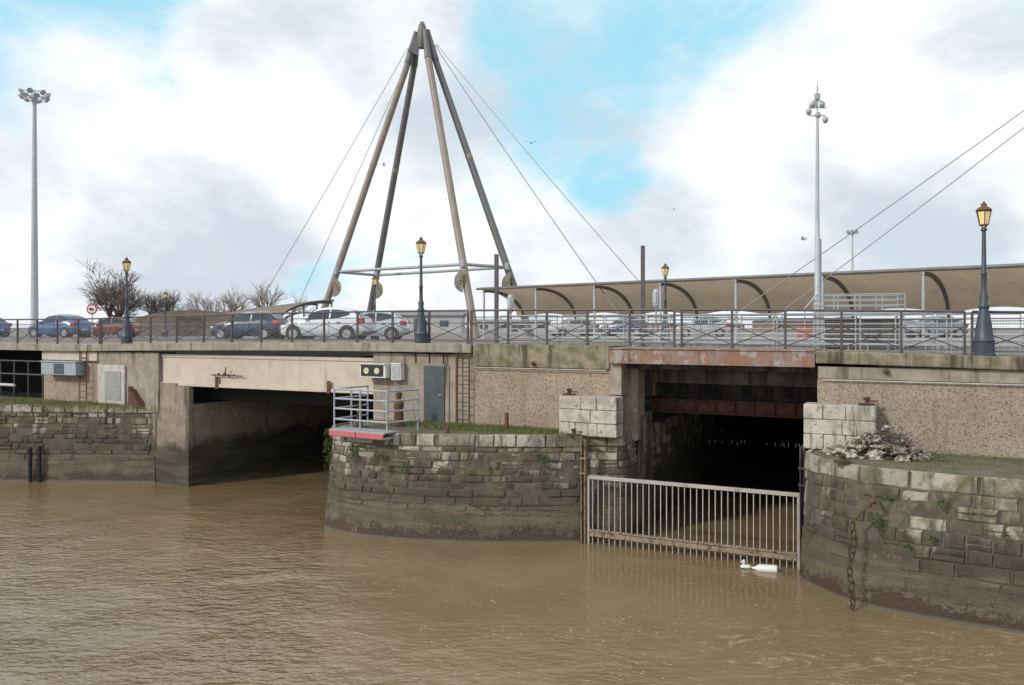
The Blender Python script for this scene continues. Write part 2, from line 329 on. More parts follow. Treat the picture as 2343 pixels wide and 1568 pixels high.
ob(mb,'hook_anchor','rust',loc=O,rot=A,label='lumpy rusted hook anchor bolted to the pale bridge beam',category='hook')
# ---------------------------------------------------------------- masonry
def chaikin(p,k=2):
    for _ in range(k):
        q=[p[0]]
        for a,b in zip(p[:-1],p[1:]):
            q.append((a[0]*.75+b[0]*.25,a[1]*.75+b[1]*.25)); q.append((a[0]*.25+b[0]*.75,a[1]*.25+b[1]*.75))
        q.append(p[-1]); p=q
    return p
def masonry(path,courses,batter,ztop,seed,parent,mat='stone',name='stone_facing'):
    R=random.Random(seed)
    P=[Vector((x,y,0)) for x,y in path]; cum=[0]
    for a,b in zip(P[:-1],P[1:]): cum.append(cum[-1]+(b-a).length)
    T=cum[-1]
    def at(l):
        l=max(0,min(T-1e-4,l)); i=0
        while cum[i+1]<l: i+=1
        return P[i].lerp(P[i+1],(l-cum[i])/(cum[i+1]-cum[i]))
    def fr(l):
        p=at(l); d=(at(l+.12)-at(l-.12)); d.normalize(); return p,Vector((d.y,-d.x,0))
    vs=[];fs=[];tn=[]
    for (z0,z1,l0,l1,oo,tb) in courses:
        l=-R.uniform(0,l1)
        while l<T:
            w=R.uniform(l0,l1); a=max(0,l)+R.uniform(.003,.010); b=min(T,l+w)-R.uniform(.003,.010); l+=w
            if b-a<.05: continue
            low=z1<1.35
            n=max(1,int((b-a)/.13)); o=oo+(R.uniform(-.03,.024) if not low else R.uniform(-.012,.012)); tone=min(1,max(0,tb+R.uniform(-.5,.5))); c=R.uniform(.02,.036)
            parts=[(z0,z1)]
            if not low and oo==0 and (z1-z0)>.22 and R.random()<.22: zm=z0+(z1-z0)*R.uniform(.4,.6); parts=[(z0,zm),(zm,z1)]
            for (y0,y1) in parts:
                rows=[]; hh=R.uniform(-.015,.006); tt=min(1,max(0,tone+R.uniform(-.15,.15)))
                jit=[[R.uniform(-.018,.010) for _ in range(n+1)] for _ in range(2)]
                for ri,(dz0,off,inn) in enumerate(((y0+.004,-.08,0),(y0+.004,o-c,0),(y0+.004+c,o,c),(y1-.004-c+hh,o,c),(y1-.004+hh,o-c,0),(y1-.004+hh,-.08,0))):
                    row=[]
                    for i in range(n+1):
                        ll=(a+inn)+(b-a-2*inn)*i/n; p,nn=fr(ll); j=jit[ri-2][i] if ri in (2,3) else 0
                        q=p+nn*(off+batter*(ztop-dz0)+j); row.append(len(vs)); vs.append((q.x,q.y,dz0+ (j*.7 if ri in(2,3) else 0)))
                    rows.append(row)
                for r0,r1 in zip(rows[:-1],rows[1:]):
                    for i in range(n): fs.append((r0[i],r0[i+1],r1[i+1],r1[i])); tn.append(tt)
                fs.append(tuple(r[0] for r in rows)); tn.append(tt); fs.append(tuple(r[-1] for r in rows[::-1])); tn.append(tt)
    m=MB(); m.v=vs; m.f=fs; o=ob(m,name,mat,parent,smooth=True)
    at_=o.data.attributes.new('tone','FLOAT','FACE'); at_.data.foreach_set('value',tn)
    n=int(T/.2); zA=courses[-1][0]; zB=courses[0][1]-.03
    m=MB()
    for i in range(n+1):
        p,nn=fr(T*i/n); a=p+nn*(batter*(ztop-zA)-.022); b=p+nn*(-.022); m.v+= [(a.x,a.y,zA),(b.x,b.y,zB)]
    for i in range(n): m.f.append((2*i,2*i+2,2*i+3,2*i+1))
    ob(m,'mortar_core','mortar',parent)
    m=MB(); NZ=22; n=int(T/.09)
    for i in range(n+1):
        l=T*i/n; p,nn=fr(l); zt=1.22+.14*math.sin(l*1.3+seed)+.13*math.sin(l*3.7)+R.uniform(-.04,.04)
        for k in range(NZ+1):
            z=zA+(zt-zA)*k/NZ; off=.007+R.uniform(-.005,.004)-(.045*max(0,(k-NZ+7))/7)+.006*math.sin(l*2.1+z*5); q=p+nn*(batter*(ztop-z)+off); m.v.append((q.x,q.y,z))
    for i in range(n):
        for k in range(NZ): a=i*(NZ+1)+k; m.f.append((a,a+NZ+1,a+NZ+2,a+1))
    o=ob(m,'slime_coating',mat,parent,smooth=True); at_=o.data.attributes.new('tone','FLOAT','FACE'); at_.data.foreach_set('value',[.5]*len(m.f))
    return P
def courses(top,cop_h,tb,seed,h=(.2,.3),cop=(.6,1.1),ln=(.28,.8),bot=-.5):
    R=random.Random(seed); cs=[(top-cop_h,top,cop[0],cop[1],.03,.15)]; z=top-cop_h
    while z>bot:
        hh=R.uniform(*h); low=z<1.4; cs.append((z-hh,z,ln[0]*(1.4 if low else 1),ln[1]*(1.4 if low else 1),0,tb)); z-=hh
    return cs
def w2(s,t): p=L(s,t); return (p.x,p.y)
def cap(pts,z,parent,mat='soil'):
    import bmesh
    me=bpy.data.meshes.new('top_surface'); bm=bmesh.new(); f=bm.faces.new([bm.verts.new((x,y,z)) for x,y in pts]); 
    if f.normal.z<0: bmesh.ops.reverse_faces(bm,faces=[f])
    bmesh.ops.triangulate(bm,faces=bm.faces[:]); bm.to_mesh(me); bm.free(); me.materials.append(MAT[mat]); o=bpy.data.objects.new('top_surface',me); COL.objects.link(o); o.parent=parent
front=chaikin([w2(-4.95,-.2),(-5.25,25.0),(-5.28,24.3),(-5.0,23.75),(-4.4,23.3),(-3.1,22.75),(-1.4,22.42),(.34,22.38),(1.5,22.42),(1.9,22.5)],2)
P1=[w2(-4.95,16),w2(-4.95,6)]+front+[(1.96,22.75)]+[w2(3.3,-.25),w2(3.42,0)]+[w2(3.42,6),w2(3.42,24)]
E1=empty('stone_pier',(0,0,0),0,'rounded stained stone pier between the two channels','pier')
masonry(P1,courses(2.86,.33,.40,1,h=(.13,.25),ln=(.2,.72),cop=(.45,1.15)),.085,2.86,11,E1)
cap([p for p in front]+[(1.96,22.75),w2(3.3,-.2),w2(3.42,.5),w2(-4.95,.5)],2.83,E1)
front=chaikin([w2(8.36,-.6),(6.72,19.1),(6.95,18.1),(7.3,17.35),(8.1,16.65),(9.6,15.75),(14,13.3),(24,8.3)],2)
P2=[w2(8.36,24),w2(8.36,8),w2(8.36,.3)]+front
E2=empty('stone_pier',(0,0,0),0,'curved stone quay with pale coping blocks and dark tidal stains','pier')
masonry(P2,courses(2.86,.36,.45,5,h=(.17,.30),cop=(.6,1.3),ln=(.25,.85)),.06,2.86,23,E2)
cap([w2(8.36,.4)]+front+[w2(26,.4)],2.83,E2)
front=[(-60,33.5),(-30,31.8),(-19,31.25),(-15.5,31.05),(-13.25,30.93)]
E3=empty('stone_quay',(0,0,0),0,'dark stone quay wall beside the wide channel','quay')
masonry(front,courses(2.86,.3,.6,8,h=(.15,.25),cop=(.4,1.0),ln=(.22,.7)),.04,2.86,31,E3)
cap(front+[w2(-15,.5),w2(-50,.5)],2.83,E3)
def buttress(s0,s1,t0,t1,z0,z1,seed,label):
    R=random.Random(seed); e=empty('stone_buttress',L(s0,t0,z0),A,label,'buttress')
    m=MB(); rows=3; hz=(z1-z0)/rows; W=s1-s0; Dp=t1-t0
    core=MB(); core.box(.03,W-.03,.03,Dp,0,z1-z0-.02); 
    for r in range(rows):
        za=r*hz+.006; zb=(r+1)*hz-.006; cuts=[0]+sorted([W*(.33+R.uniform(-.08,.08)),W*(.66+R.uniform(-.08,.08))] if r%2==0 else [W*(.5+R.uniform(-.08,.08))])+[W]
        for a,b in zip(cuts[:-1],cuts[1:]):
            o=R.uniform(-.02,.02); m.box(a+.006,b-.006,o,.45,za,zb)
        m.box(-.0+R.uniform(-.01,.01),.25,.46,Dp,za,zb); m.box(W-.25,W+R.uniform(-.01,.01),.46,Dp,za,zb)
    m.box(.02,W-.02,.03,Dp,z1-z0-.1,z1-z0-.008)
    ob(m,'limestone_block','block',e,bev=.022); ob(core,'core','mortar',e); return e
buttress(1.75,3.42,-.62,-.02,2.80,3.88,3,'pale limestone block buttress at the small channel corner')
buttress(8.15,9.75,-.62,-.02,2.84,3.92,4,'pale limestone block buttress on the curved stone quay')
for (s,t,z) in ((1.95,-.35,3.88),(9.55,-.35,3.92),(2.35,-1.0,2.86),(9.2,-2.6,2.86)):
    m=MB(); m.box(-.17,.17,-.1,.1,0,.04); m.lathe([(.07,.04),(.05,.08),(.05,.12),(.08,.14),(.08,.17),(.03,.19)],10); m.box(-.03,.24,-.025,.025,.08,.11)
    ob(m,'mooring_cleat','chain',loc=L(s,t,z),rot=A+.3,label='small rusty iron mooring fitting on pale stone',category='mooring fitting',group='rusty mooring fittings on the piers')
for (s,z) in ((.75,4.72),(9.95,4.72)):
    m=MB(); m.lathe([(.07,0),(.07,.03),(.03,.05)],10); m.tube((0,0,.03),(.02,0,.16),.015)
    o=ob(m,'wall_bolt','rust',loc=L(s,-.12,z),rot=A,label='small rusted wall bolt on the concrete band',category='bolt',group='rusted wall bolts'); o.rotation_euler=(math.radians(90),0,A)
for i,(s,t,z0,z1) in enumerate(((3.62,1.0,-.5,3.25),(3.62,1.5,-.5,3.35))):
    m=MB(); m.box(-.11,.11,-.09,.09,z0,z1); m.box(-.14,.14,-.11,-.09,z1-.3,z1-.22)
    ob(m,'timber_guide','wood',loc=L(s,t),rot=A,bev=.01,label='weathered upright timber guide against the channel wall',category='timber post',group='timber guides in the small channel')
for (s,t,z0,z1) in ((2.62,-.95,-.5,2.75),(8.18,-.93,-.5,2.9)):
    m=MB(); m.box(-.06,-.04,-.08,.1,z0,z1); m.box(.04,.06,-.08,.1,z0,z1); m.box(-.04,.04,.06,.1,z0,z1); m.box(-.09,.09,-.1,.12,z1-.5,z1-.46); m.box(-.09,.09,-.1,.12,z1-.9,z1-.86)
    ob(m,'gate_guide','gateb' if s<3 else 'wood',loc=L(s,t),rot=A,label='grey steel gate guide channel fixed to the pier',category='gate guide',group='gate guides')
# ---------------------------------------------------------------- water gate
G=empty('water_gate',L(2.7,-.9),A,'barred grey steel gate closing the small channel','gate'); GL=5.42
m=MB(); m.box(0,GL,-.05,.05,1.72,1.81); m.box(0,.07,-.045,.045,-.3,1.72); m.box(GL-.07,GL,-.045,.045,-.3,1.72)
ob(m,'frame','gate',G,bev=.008)
m=MB(); m.box(.072,GL-.072,-.06,.06,.20,.38); m.box(.072,GL-.072,-.10,-.061,.35,.38); ob(m,'bottom_rail','gateb',G,bev=.008)
m=MB(); n=35
for i in range(1,n): x=GL*i/n; m.box(x-.011,x+.011,-.02,.02,-.25,.198); m.box(x-.011,x+.011,-.02,.02,.382,1.718)
ob(m,'bars','gate',G)
# ---------------------------------------------------------------- bridge railing
def railing(s0,s1,label):
    n=max(1,round((s1-s0)/1.32)); dx=(s1-s0)/n
    e=empty('bridge_railing',L(s0,.25,zd(s0)),A,label,'railing','iron railings along the bridge edge'); z00=zd(s0)
    pm=MB(); pm.box(-.028,.028,-.028,.028,0,1.0); pm.lathe([(.05,0),(.05,.03),(.03,.04)],8)
    post0=None
    for i in range(n+1):
        s=s0+i*dx; z=zd(s)-z00
        if post0 is None: post0=ob(pm,'post','rail',e); p=post0
        else: p=post0.copy(); COL.objects.link(p); p.parent=e
        p.location=(i*dx,0,z)
    h=MB()
    for i in range(n):
        h.tube((i*dx,0,zd(s0+i*dx)-z00+1.0),((i+1)*dx,0,zd(s0+(i+1)*dx)-z00+1.0),.030,n=8)
    ob(h,'handrail','rail',e,smooth=True)
    q=MB(); w=dx
    for zz in (.10,.62,.80): q.box(.03,w-.03,-.012,.012,zz-.012,zz+.012)
    q.tube((.03,0,.11),(w-.03,0,.61),.012,n=6); q.tube((.03,.0,.61),(w-.03,0,.11),.012,n=6)
    q.lathe([(.05,-.012),(.05,.012)],10,c=(w/2,0,.36)) 
    fr0=None
    g=MB(); k=int(w/.055)
    for j in range(1,k): x=w*j/k; g.box(x-.0025,x+.0025,.014,.018,.1,.80)
    for j in range(14): g.box(.03,w-.03,.018,.022,.12+j*.05,.124+j*.05)
    for i in range(n):
        z=zd(s0+(i+.5)*dx)-z00
        if fr0 is None: fr0=ob(q,'cross_brace','rail',e); f=fr0; g0=ob(g,'mesh_panel','mesh',e); gg=g0
        else: f=fr0.copy(); COL.objects.link(f); f.parent=e; gg=g0.copy(); COL.objects.link(gg); gg.parent=e
        f.location=(i*dx,0,z); gg.location=(i*dx,0,z)
    return e
railing(-40,-18.2,'dark iron bridge railing with crossed braces near the quay')
railing(-18.1,-1.62,'dark iron bridge railing above the pale span beam')
railing(-1.5,4.75,'dark iron bridge railing above the aggregate wall')
railing(4.95,11.6,'dark iron bridge railing above the rusty steel beam')
railing(11.75,24,'dark iron bridge railing on the mossy concrete edge')
# ---------------------------------------------------------------- street lamps
LP=empty('street_lamp',(0,0,0),0,'blue-grey cast iron street lamp with amber lantern','street lamp','old style street lamps on the bridge')
def build_lamp(e):
    m=MB(); m.lathe([(.25,0),(.25,.06),(.22,.09),(.22,.34),(.24,.36),(.20,.42),(.17,.7),(.11,1.05),(.10,1.1),(.12,1.13),(.12,1.18),(.085,1.24),(.10,1.4),(.075,1.46),(.06,1.5),(.058,1.9),(.072,1.93),(.055,1.97),(.042,2.9),(.07,2.92),(.07,2.95),(.03,3.0)],14)
    for a in (0,math.pi/2,math.pi,-math.pi/2): m.tube((0,0,2.94),(.09*math.cos(a),.09*math.sin(a),3.06),.011,n=5)
    ob(m,'post','lampb',e,smooth=True)
    lan=MB(); 
    for k in range(6):
        a=math.pi/3*k; c,s=math.cos(a),math.sin(a); lan.tube((.10*c,.10*s,3.05),(.165*c,.165*s,3.36),.009,n=5)
    lan.lathe([(.105,3.035),(.11,3.06)],6); lan.lathe([(.17,3.355),(.185,3.375),(.17,3.385)],6)
    l=ob(lan,'lantern','capr',e)
    g=MB(); g.lathe([(.092,3.062),(.152,3.352)],6); ob(g,'glass','glass',l)
    c=MB(); c.lathe([(.18,3.386),(.12,3.45),(.065,3.48),(.055,3.52),(.07,3.53),(.028,3.56),(.012,3.60)],12); ob(c,'cap','capr',l)
build_lamp(LP)
p=L(-16.5,.12); LP.location=(p.x,p.y,zd(-16.5)-.08); LP.rotation_euler=(0,0,.2); LP.scale=(.94,)*3
for (loc,sc) in ((L(-3.2,.1,zd(-3.2)-.06),.935),(L(11.98,.12,zd(12.1)-.02),.985),((6.5,35.2,5.07),.95),((-25.9,62,5.07),.95),((-7.3,44.2,5.07),.97)):
    dup(LP,loc,.1,scale=sc)
# ---------------------------------------------------------------- pylon
apex=Vector((-6.9,63.7,28.9)); rings=[Vector((-13.85,65.7,10.17)),Vector((-11.4,69.9,10.17)),Vector((-3.4,58,10.17)),Vector((-.35,60.8,10.17))]
PY=empty('cable_pylon',(-6.9,63.7,5.06),0,'four-legged taupe steel pylon holding stay cables','pylon'); PO=Vector((6.9,-63.7,-5.06))
for i,r in enumerate(rings):
    ap=apex+Vector(((r.x-apex.x)*.07,(r.y-apex.y)*.07,-1.0)); base=ap+(r-ap)*((ap.z-4.9)/(ap.z-r.z))
    top=ap+(r-ap)*.10
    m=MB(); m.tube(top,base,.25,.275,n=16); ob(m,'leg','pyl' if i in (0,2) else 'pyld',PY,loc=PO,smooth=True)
    m=MB(); m.tube(ap+Vector((0,0,.6)),top,.16,.29,n=12); ob(m,'leg_tip','pyld',PY,loc=PO,smooth=True)
    f=ap+(r-ap)*.52; dd=(r-ap).normalized(); m=MB(); m.tube(f,f+dd*.35,.272,n=16); ob(m,'leg_collar','pyl',PY,loc=PO,smooth=True)
    c=ap+(r-ap)*1.07
    side=Vector((1,0,0)) if i in (0,1) else Vector((-1,0,0))
    m=MB(); vs=[]; K=12
    for off in (-.08,.08):
        for k in range(K+1):
            a=-math.pi/2+math.pi*k/K; vs.append(c+side*(.2+.62*math.cos(a))+Vector((0,off-.35,.75*math.sin(a))))
    fs=[tuple(range(K+1)),tuple(range(2*K+1,K,-1))]+[(k,k+1,K+2+k,K+1+k) for k in range(K)]
    m.add(vs,fs)
    for k in range(4): m.tube(c+side*(.3+.12*k)+Vector((0,-.55,.35-.22*k)),c+side*(.3+.12*k)+Vector((0,-.3,.35-.22*k)),.06)
    ob(m,'anchor_plate','pyl',PY,loc=PO)
m=MB()
m.lathe([(.14,.6),(.30,.25),(.36,-.2),(.42,-.9),(.3,-1.4)],10,c=tuple(apex+Vector((0,0,-.3))))
for sx in (-1,1):
    q=apex+Vector((0,0,-.3)); m.add([q+Vector((0,-.1,.5)),q+Vector((sx*.8,-.1,-1.1)),q+Vector((sx*1.1,-.1,-1.6)),q+Vector((sx*.3,-.1,-2.0)),q+Vector((0,.1,.5)),q+Vector((sx*.8,.1,-1.1)),q+Vector((sx*1.1,.1,-1.6)),q+Vector((sx*.3,.1,-2.0))],[(0,1,2,3),(7,6,5,4),(0,4,5,1),(1,5,6,2),(2,6,7,3),(3,7,4,0)])
ob(m,'apex_cap','pyld',PY,loc=PO,smooth=True)
m=MB()
for a,b in ((0,2),(1,3),(0,1),(2,3)): m.tube(rings[a],rings[b],.12,n=10)
for r in rings: m.lathe([(.1,-.25),(.18,-.2),(.18,.25),(.1,.3)],10,c=(r.x,r.y-.3,r.z))
ob(m,'tie_ring','galv',PY,loc=PO,smooth=True)
A0=apex+Vector((0,0,-1.6))
def cable(a,b,r,lab):
    m=MB(); a=Vector(a); b=Vector(b); K=14; pts=[]
    for k in range(K+1):
        u=k/K; pts.append((b-a)*u+Vector((0,0,-4*u*(1-u)*.2)))
    for p,q in zip(pts[:-1],pts[1:]): m.tube(p,q,r,n=6,cap=False)
    ob(m,'stay_cable','cable',loc=a,label=lab,category='cable',group='steel stay cables')
Lc=A0+Vector((-1.1,0,-.1)); Rc=A0+Vector((1.1,0,.2))
cable(Lc,(-24.9,76,5.1),.026,'thin steel stay cable running from the pylon apex'); cable(Lc+Vector((.2,0,-.5)),(-19.0,69,5.1),.026,'thin steel stay cable running from the pylon apex')
cable(Rc,(11.1,52,5.1),.032,'thin steel stay cable running from the pylon apex'); cable(Rc+Vector((-.1,0,-.1)),(6.9,46,5.1),.032,'thin steel stay cable running from the pylon apex')
cable((34.1,35,24.05),(9.0,40,5.2),.024,'steel stay cable crossing in front of the canopy'); cable((34.1,35,24.05),(10.6,38,5.2),.024,'steel stay cable crossing in front of the canopy')
# ---------------------------------------------------------------- canopy
def canopy(e,Ln,sp,z0,zt,Dp,first,fab='fab'):
    m=MB(); n=int(Ln/.4); K=14
    prof=[]
    for k in range(K+1):
        a=math.radians(100)-math.radians(100)*k/K; prof.append((Dp*.15+Dp*.85*math.cos(a),z0+(zt-z0)*max(0,math.sin(a))))
    for i in range(n+1):
        x=Ln*i/n; ph=((x-first)/sp)%1; sag=math.sin(math.pi*ph)
        for k,(y,z) in enumerate(prof):
            u=k/K; m.v.append((x,y-.22*sag*u**2,z-.14*sag*math.sin(math.pi*u)+.28*sag*u**4))
    for i in range(n):
        for k in range(K): a=i*(K+1)+k; m.f.append((a,a+1,a+K+2,a+K+1))
    ob(m,'roof_membrane',fab,e,smooth=True)
    f=MB(); f.tube((0,prof[0][0],prof[0][1]+.06),(Ln,prof[0][0],prof[0][1]+.06),.075,n=8); f.tube((0,prof[0][0]+.3,prof[2][1]+.1),(Ln,prof[0][0]+.3,prof[2][1]+.1),.05,n=6)
    for i in range(int(Ln/.35)): x=i*.35; f.tube((x,prof[0][0],prof[0][1]+.06),(x+.17,prof[0][0]+.3,prof[2][1]+.12),.02,n=4)
    ob(f,'edge_truss','pyld',e)
    x=first
    while x<Ln:
        r=MB()
        vs=[];fs=[]
        for (y,z) in prof: vs+=[(x-.07,y,z-.04),(x+.07,y,z-.04),(x+.07,y-.02,z-.20),(x-.07,y-.02,z-.20)]
        for k in range(K):
            for j in range(4): fs.append((4*k+j,4*k+(j+1)%4,4*k+4+(j+1)%4,4*k+4+j))
        fs+=[(3,2,1,0),(4*K,4*K+1,4*K+2,4*K+3)]; r.add(vs,fs)
        ob(r,'rib','pyld',e)
        q=MB(); q.tube((x,prof[0][0]+.05,-.1),(x,prof[0][0]+.05,prof[0][1]),.07,n=10); q.box(x-.15,x+.15,prof[0][0]-.1,prof[0][0]+.2,-.1,.05); ob(q,'post','pole',e,smooth=True)
        x+=sp
C1=empty('market_canopy',(-2.3,54,5.06),math.atan2(-.667,.745),'long curved canopy with tan membrane and dark steel ribs','canopy'); canopy(C1,50,4.4,1.35,3.17,4.0,.6)
C2=empty('market_canopy',(-12.9,60,5.06),math.atan2(.89,-.45),'long low brown canopy seen from its curved back','canopy'); canopy(C2,66,4.4,.9,2.62,4.0,.3,'brk')
m=MB(); K=16; n=10
for i in range(n+1):
    for k in range(K+1):
        a=math.pi*k/K; m.v.append((-5.2*math.cos(a),i*.6,2.1*math.sin(a)**.8))
for i in range(n):
    for k in range(K): a=i*(K+1)+k; m.f.append((a,a+1,a+K+2,a+K+1))
m.f.append(tuple(range(K+1)))
e=empty('storage_shelter',(-25.5,66,5.06),.15,'low brown rounded shelter behind the railing','shelter'); ob(m,'shell','brk',e,smooth=True)
m=MB(); m.box(-1,1,-.06,-.01,0,1.5); ob(m,'door','bark',e)
# ---------------------------------------------------------------- masts
F=empty('floodlight_mast',(-46,80,5.06),0,'tall pale floodlight mast with ring of lamps','floodlight mast')
m=MB(); m.lathe([(.45,0),(.42,.5),(.34,1),(.32,5),(.17,22.8)],14); ob(m,'mast','pole',F,smooth=True)
m=MB(); 
for (rr,zz) in ((1.1,22.75),(1.15,23.25)):
  for k in range(16):
    a=2*math.pi*k/16; b=2*math.pi*(k+1)/16; m.tube((rr*math.cos(a),rr*math.sin(a),zz),(rr*math.cos(b),rr*math.sin(b),zz),.05,n=5)
for k in range(4):
    a=math.pi/2*k; m.tube((0,0,22.4),(1.1*math.cos(a),1.1*math.sin(a),22.75),.05,n=5); m.tube((1.1*math.cos(a),1.1*math.sin(a),22.75),(1.15*math.cos(a),1.15*math.sin(a),23.25),.05,n=5)
m.lathe([(.22,22.3),(.28,22.9),(.22,23.3),(.1,23.45)],10); ob(m,'head_ring','pole',F)
fl=None
for k in range(14):
    a=2*math.pi*k/14; mm=MB(); mm.lathe([(.12,-.15),(.21,-.08),(.28,.08),(.28,.13)],12)
    if fl is None: fl=ob(mm,'floodlight','pole',F,smooth=True); o=fl
    else: o=fl.copy(); COL.objects.link(o); o.parent=F
    o.location=(1.15*math.cos(a),1.15*math.sin(a),22.85+.42*(k%2)); o.rotation_euler=(math.radians(180-50),0,a+math.pi/2)
Fd=dup(F,(61.5,150,5.06),.2,'distant floodlight mast behind the canopy',.78)
CM=empty('camera_mast',(11.4,31,5.06),0,'slim grey mast topped with surveillance cameras','mast')
m=MB(); m.lathe([(.11,0),(.11,.4),(.10,.42),(.10,4.1),(.085,4.15),(.075,5),(.05,8.6),(.03,8.62),(.03,9.7)],14); m.tube((.12,0,0),(.12,0,4.0),.035); ob(m,'mast','pole',CM,smooth=True)
m=MB()
for z,w in ((8.9,.32),(9.15,.2),(8.6,.3)): m.tube((-w,0,z),(w,0,z),.022,n=6)
m.tube((0,0,9.3),(0,0,9.95),.012,n=5); m.box(-.09,.09,-.07,.07,9.2,9.42); m.box(-.13,-.02,-.1,.02,8.95,9.1); ob(m,'bracket','galv',CM)
for (x,z) in ((-.32,8.75),(.3,8.45),(.18,9.02),(-.2,9.0),(.02,8.62)):
    m=MB(); m.lathe([(.02,.12),(.07,.1),(.11,.03),(.10,-.04),(.07,-.10),(.02,-.13)][::-1],10,c=(x,0,z)); ob(m,'camera_dome','galv',CM,smooth=True)
for (x,y,zt) in ((-.56,30,8.4),(4.68,29.7,8.68)):
    m=MB(); m.box(-.065,.065,-.05,.05,0,zt-5.06); m.box(-.12,.12,-.1,.1,0,.04); m.box(-.02,.02,.05,.09,.3,zt-5.3)
    ob(m,'rusty_post','rail',loc=(x,y,5.06),rot=A,label='tall dark rusty square steel post behind the railing',category='post',group='dark steel posts')
sg=None
for (x,y) in ((-.05,31),(5.38,31)):
    if sg is None:
        sg=empty('signal_post',(x,y,4.96),A,'slim post carrying a rounded pale signal housing','signal post','signal posts on the bridge')
        m=MB(); m.tube((0,0,0),(0,0,1.4),.045); ob(m,'post','galv',sg)
        m=MB(); m.lathe([(.03,1.36),(.10,1.38),(.13,1.46),(.13,1.9),(.10,2.0),(.03,2.03)],14); m.box(-.05,.05,-.15,-.12,1.5,1.9); ob(m,'housing','pole',sg,smooth=True)
    else: dup(sg,(x,y,5.16),A)
# ---------------------------------------------------------------- viewing platform
PF=empty('metal_platform',(9.75,26.6,5.06),A+.18,'grey steel access platform with tubular guard rails','platform')
m=MB(); m.box(0,2.6,0,1.4,1.15,1.2); m.box(0,2.6,-.02,0,1.05,1.2)
for x in (.05,2.55):
    for y in (.05,1.35): m.box(x-.04,x+.04,y-.04,y+.04,0,1.15)
ob(m,'deck','galv',PF)
m=MB()
for z in (1.4,1.58,1.75): 
    m.path([(0,0,z),(2.6,0,z),(2.6,1.4,z),(0,1.4,z),(0,0,z)],.018,6)
for x in (0,.65,1.3,1.95,2.6):
    for y in (0,1.4): m.tube((x,y,1.2),(x,y,1.75),.018,n=6)
m.path([(0,.0,1.75),(-.35,0,1.3),(-.35,0,.6)],.02,6)
ob(m,'guard_rail','galv',PF)
m=MB(); m.box(.35,2.5,.2,1.2,0,.95); ob(m,'plinth','concd',PF,bev=.02)
# ---------------------------------------------------------------- crowd barriers
CB=empty('crowd_barrier',(0,0,0),0,'galvanised steel crowd barrier standing on the bridge','barrier','steel barriers lined up on the bridge')
m=MB()
for z in (.2,1.1): m.tube((0,0,z),(2.2,0,z),.022,n=6)
m.tube((0,0,.0),(0,0,1.1),.022,n=6); m.tube((2.2,0,0),(2.2,0,1.1),.022,n=6)
for z in (.35,.5,.65,.8,.95): m.tube((0,0,z),(2.2,0,z),.014,n=5)
ob(m,'frame','galv',CB)
for x in (.2,2.0): m=MB(); m.tube((x,-.3,.02),(x,.3,.02),.02,n=5); m.tube((x,0,.02),(x,0,.2),.02,n=5); ob(m,'foot','galv',CB)
R=random.Random(4); first=True
for row,(t,a,b) in enumerate(((4.2,-2.5,14),(5.6,-1.5,14),(7.2,-.5,16))):
    s=a
    while s<b:
        l=L(s,t+R.uniform(-.15,.15),5.06); r=A+R.uniform(-.06,.06)
        if first: CB.location=l; CB.rotation_euler=(0,0,r); first=False
        else: dup(CB,l,r)
        s+=2.32
# ---------------------------------------------------------------- cars
ST=[(2.0,.35,.52,.58,.56,.42),(1.93,.24,.62,.74,.69,.58),(1.6,.2,.76,.82,.84,.66),(1.15,.2,.86,.84,.95,.70),(.98,.2,.88,.84,.99,.70),(.62,.2,.89,.845,1.22,.66),(.28,.2,.90,.845,1.40,.62),(-.1,.2,.91,.845,1.47,.60),(-.6,.2,.93,.845,1.48,.60),(-1.0,.2,.95,.84,1.44,.59),(-1.35,.2,.97,.83,1.34,.57),(-1.68,.22,.98,.80,1.13,.60),(-1.90,.28,.97,.76,.99,.62),(-2.0,.34,.80,.72,.84,.58)]
def interp(x):
    for a,b in zip(ST[:-1],ST[1:]):
        if b[0]<=x<=a[0]:
            u=(a[0]-x)/(a[0]-b[0]); return [a[i]*(1-u)+b[i]*u for i in range(6)]
    return ST[0] if x>2 else ST[-1]
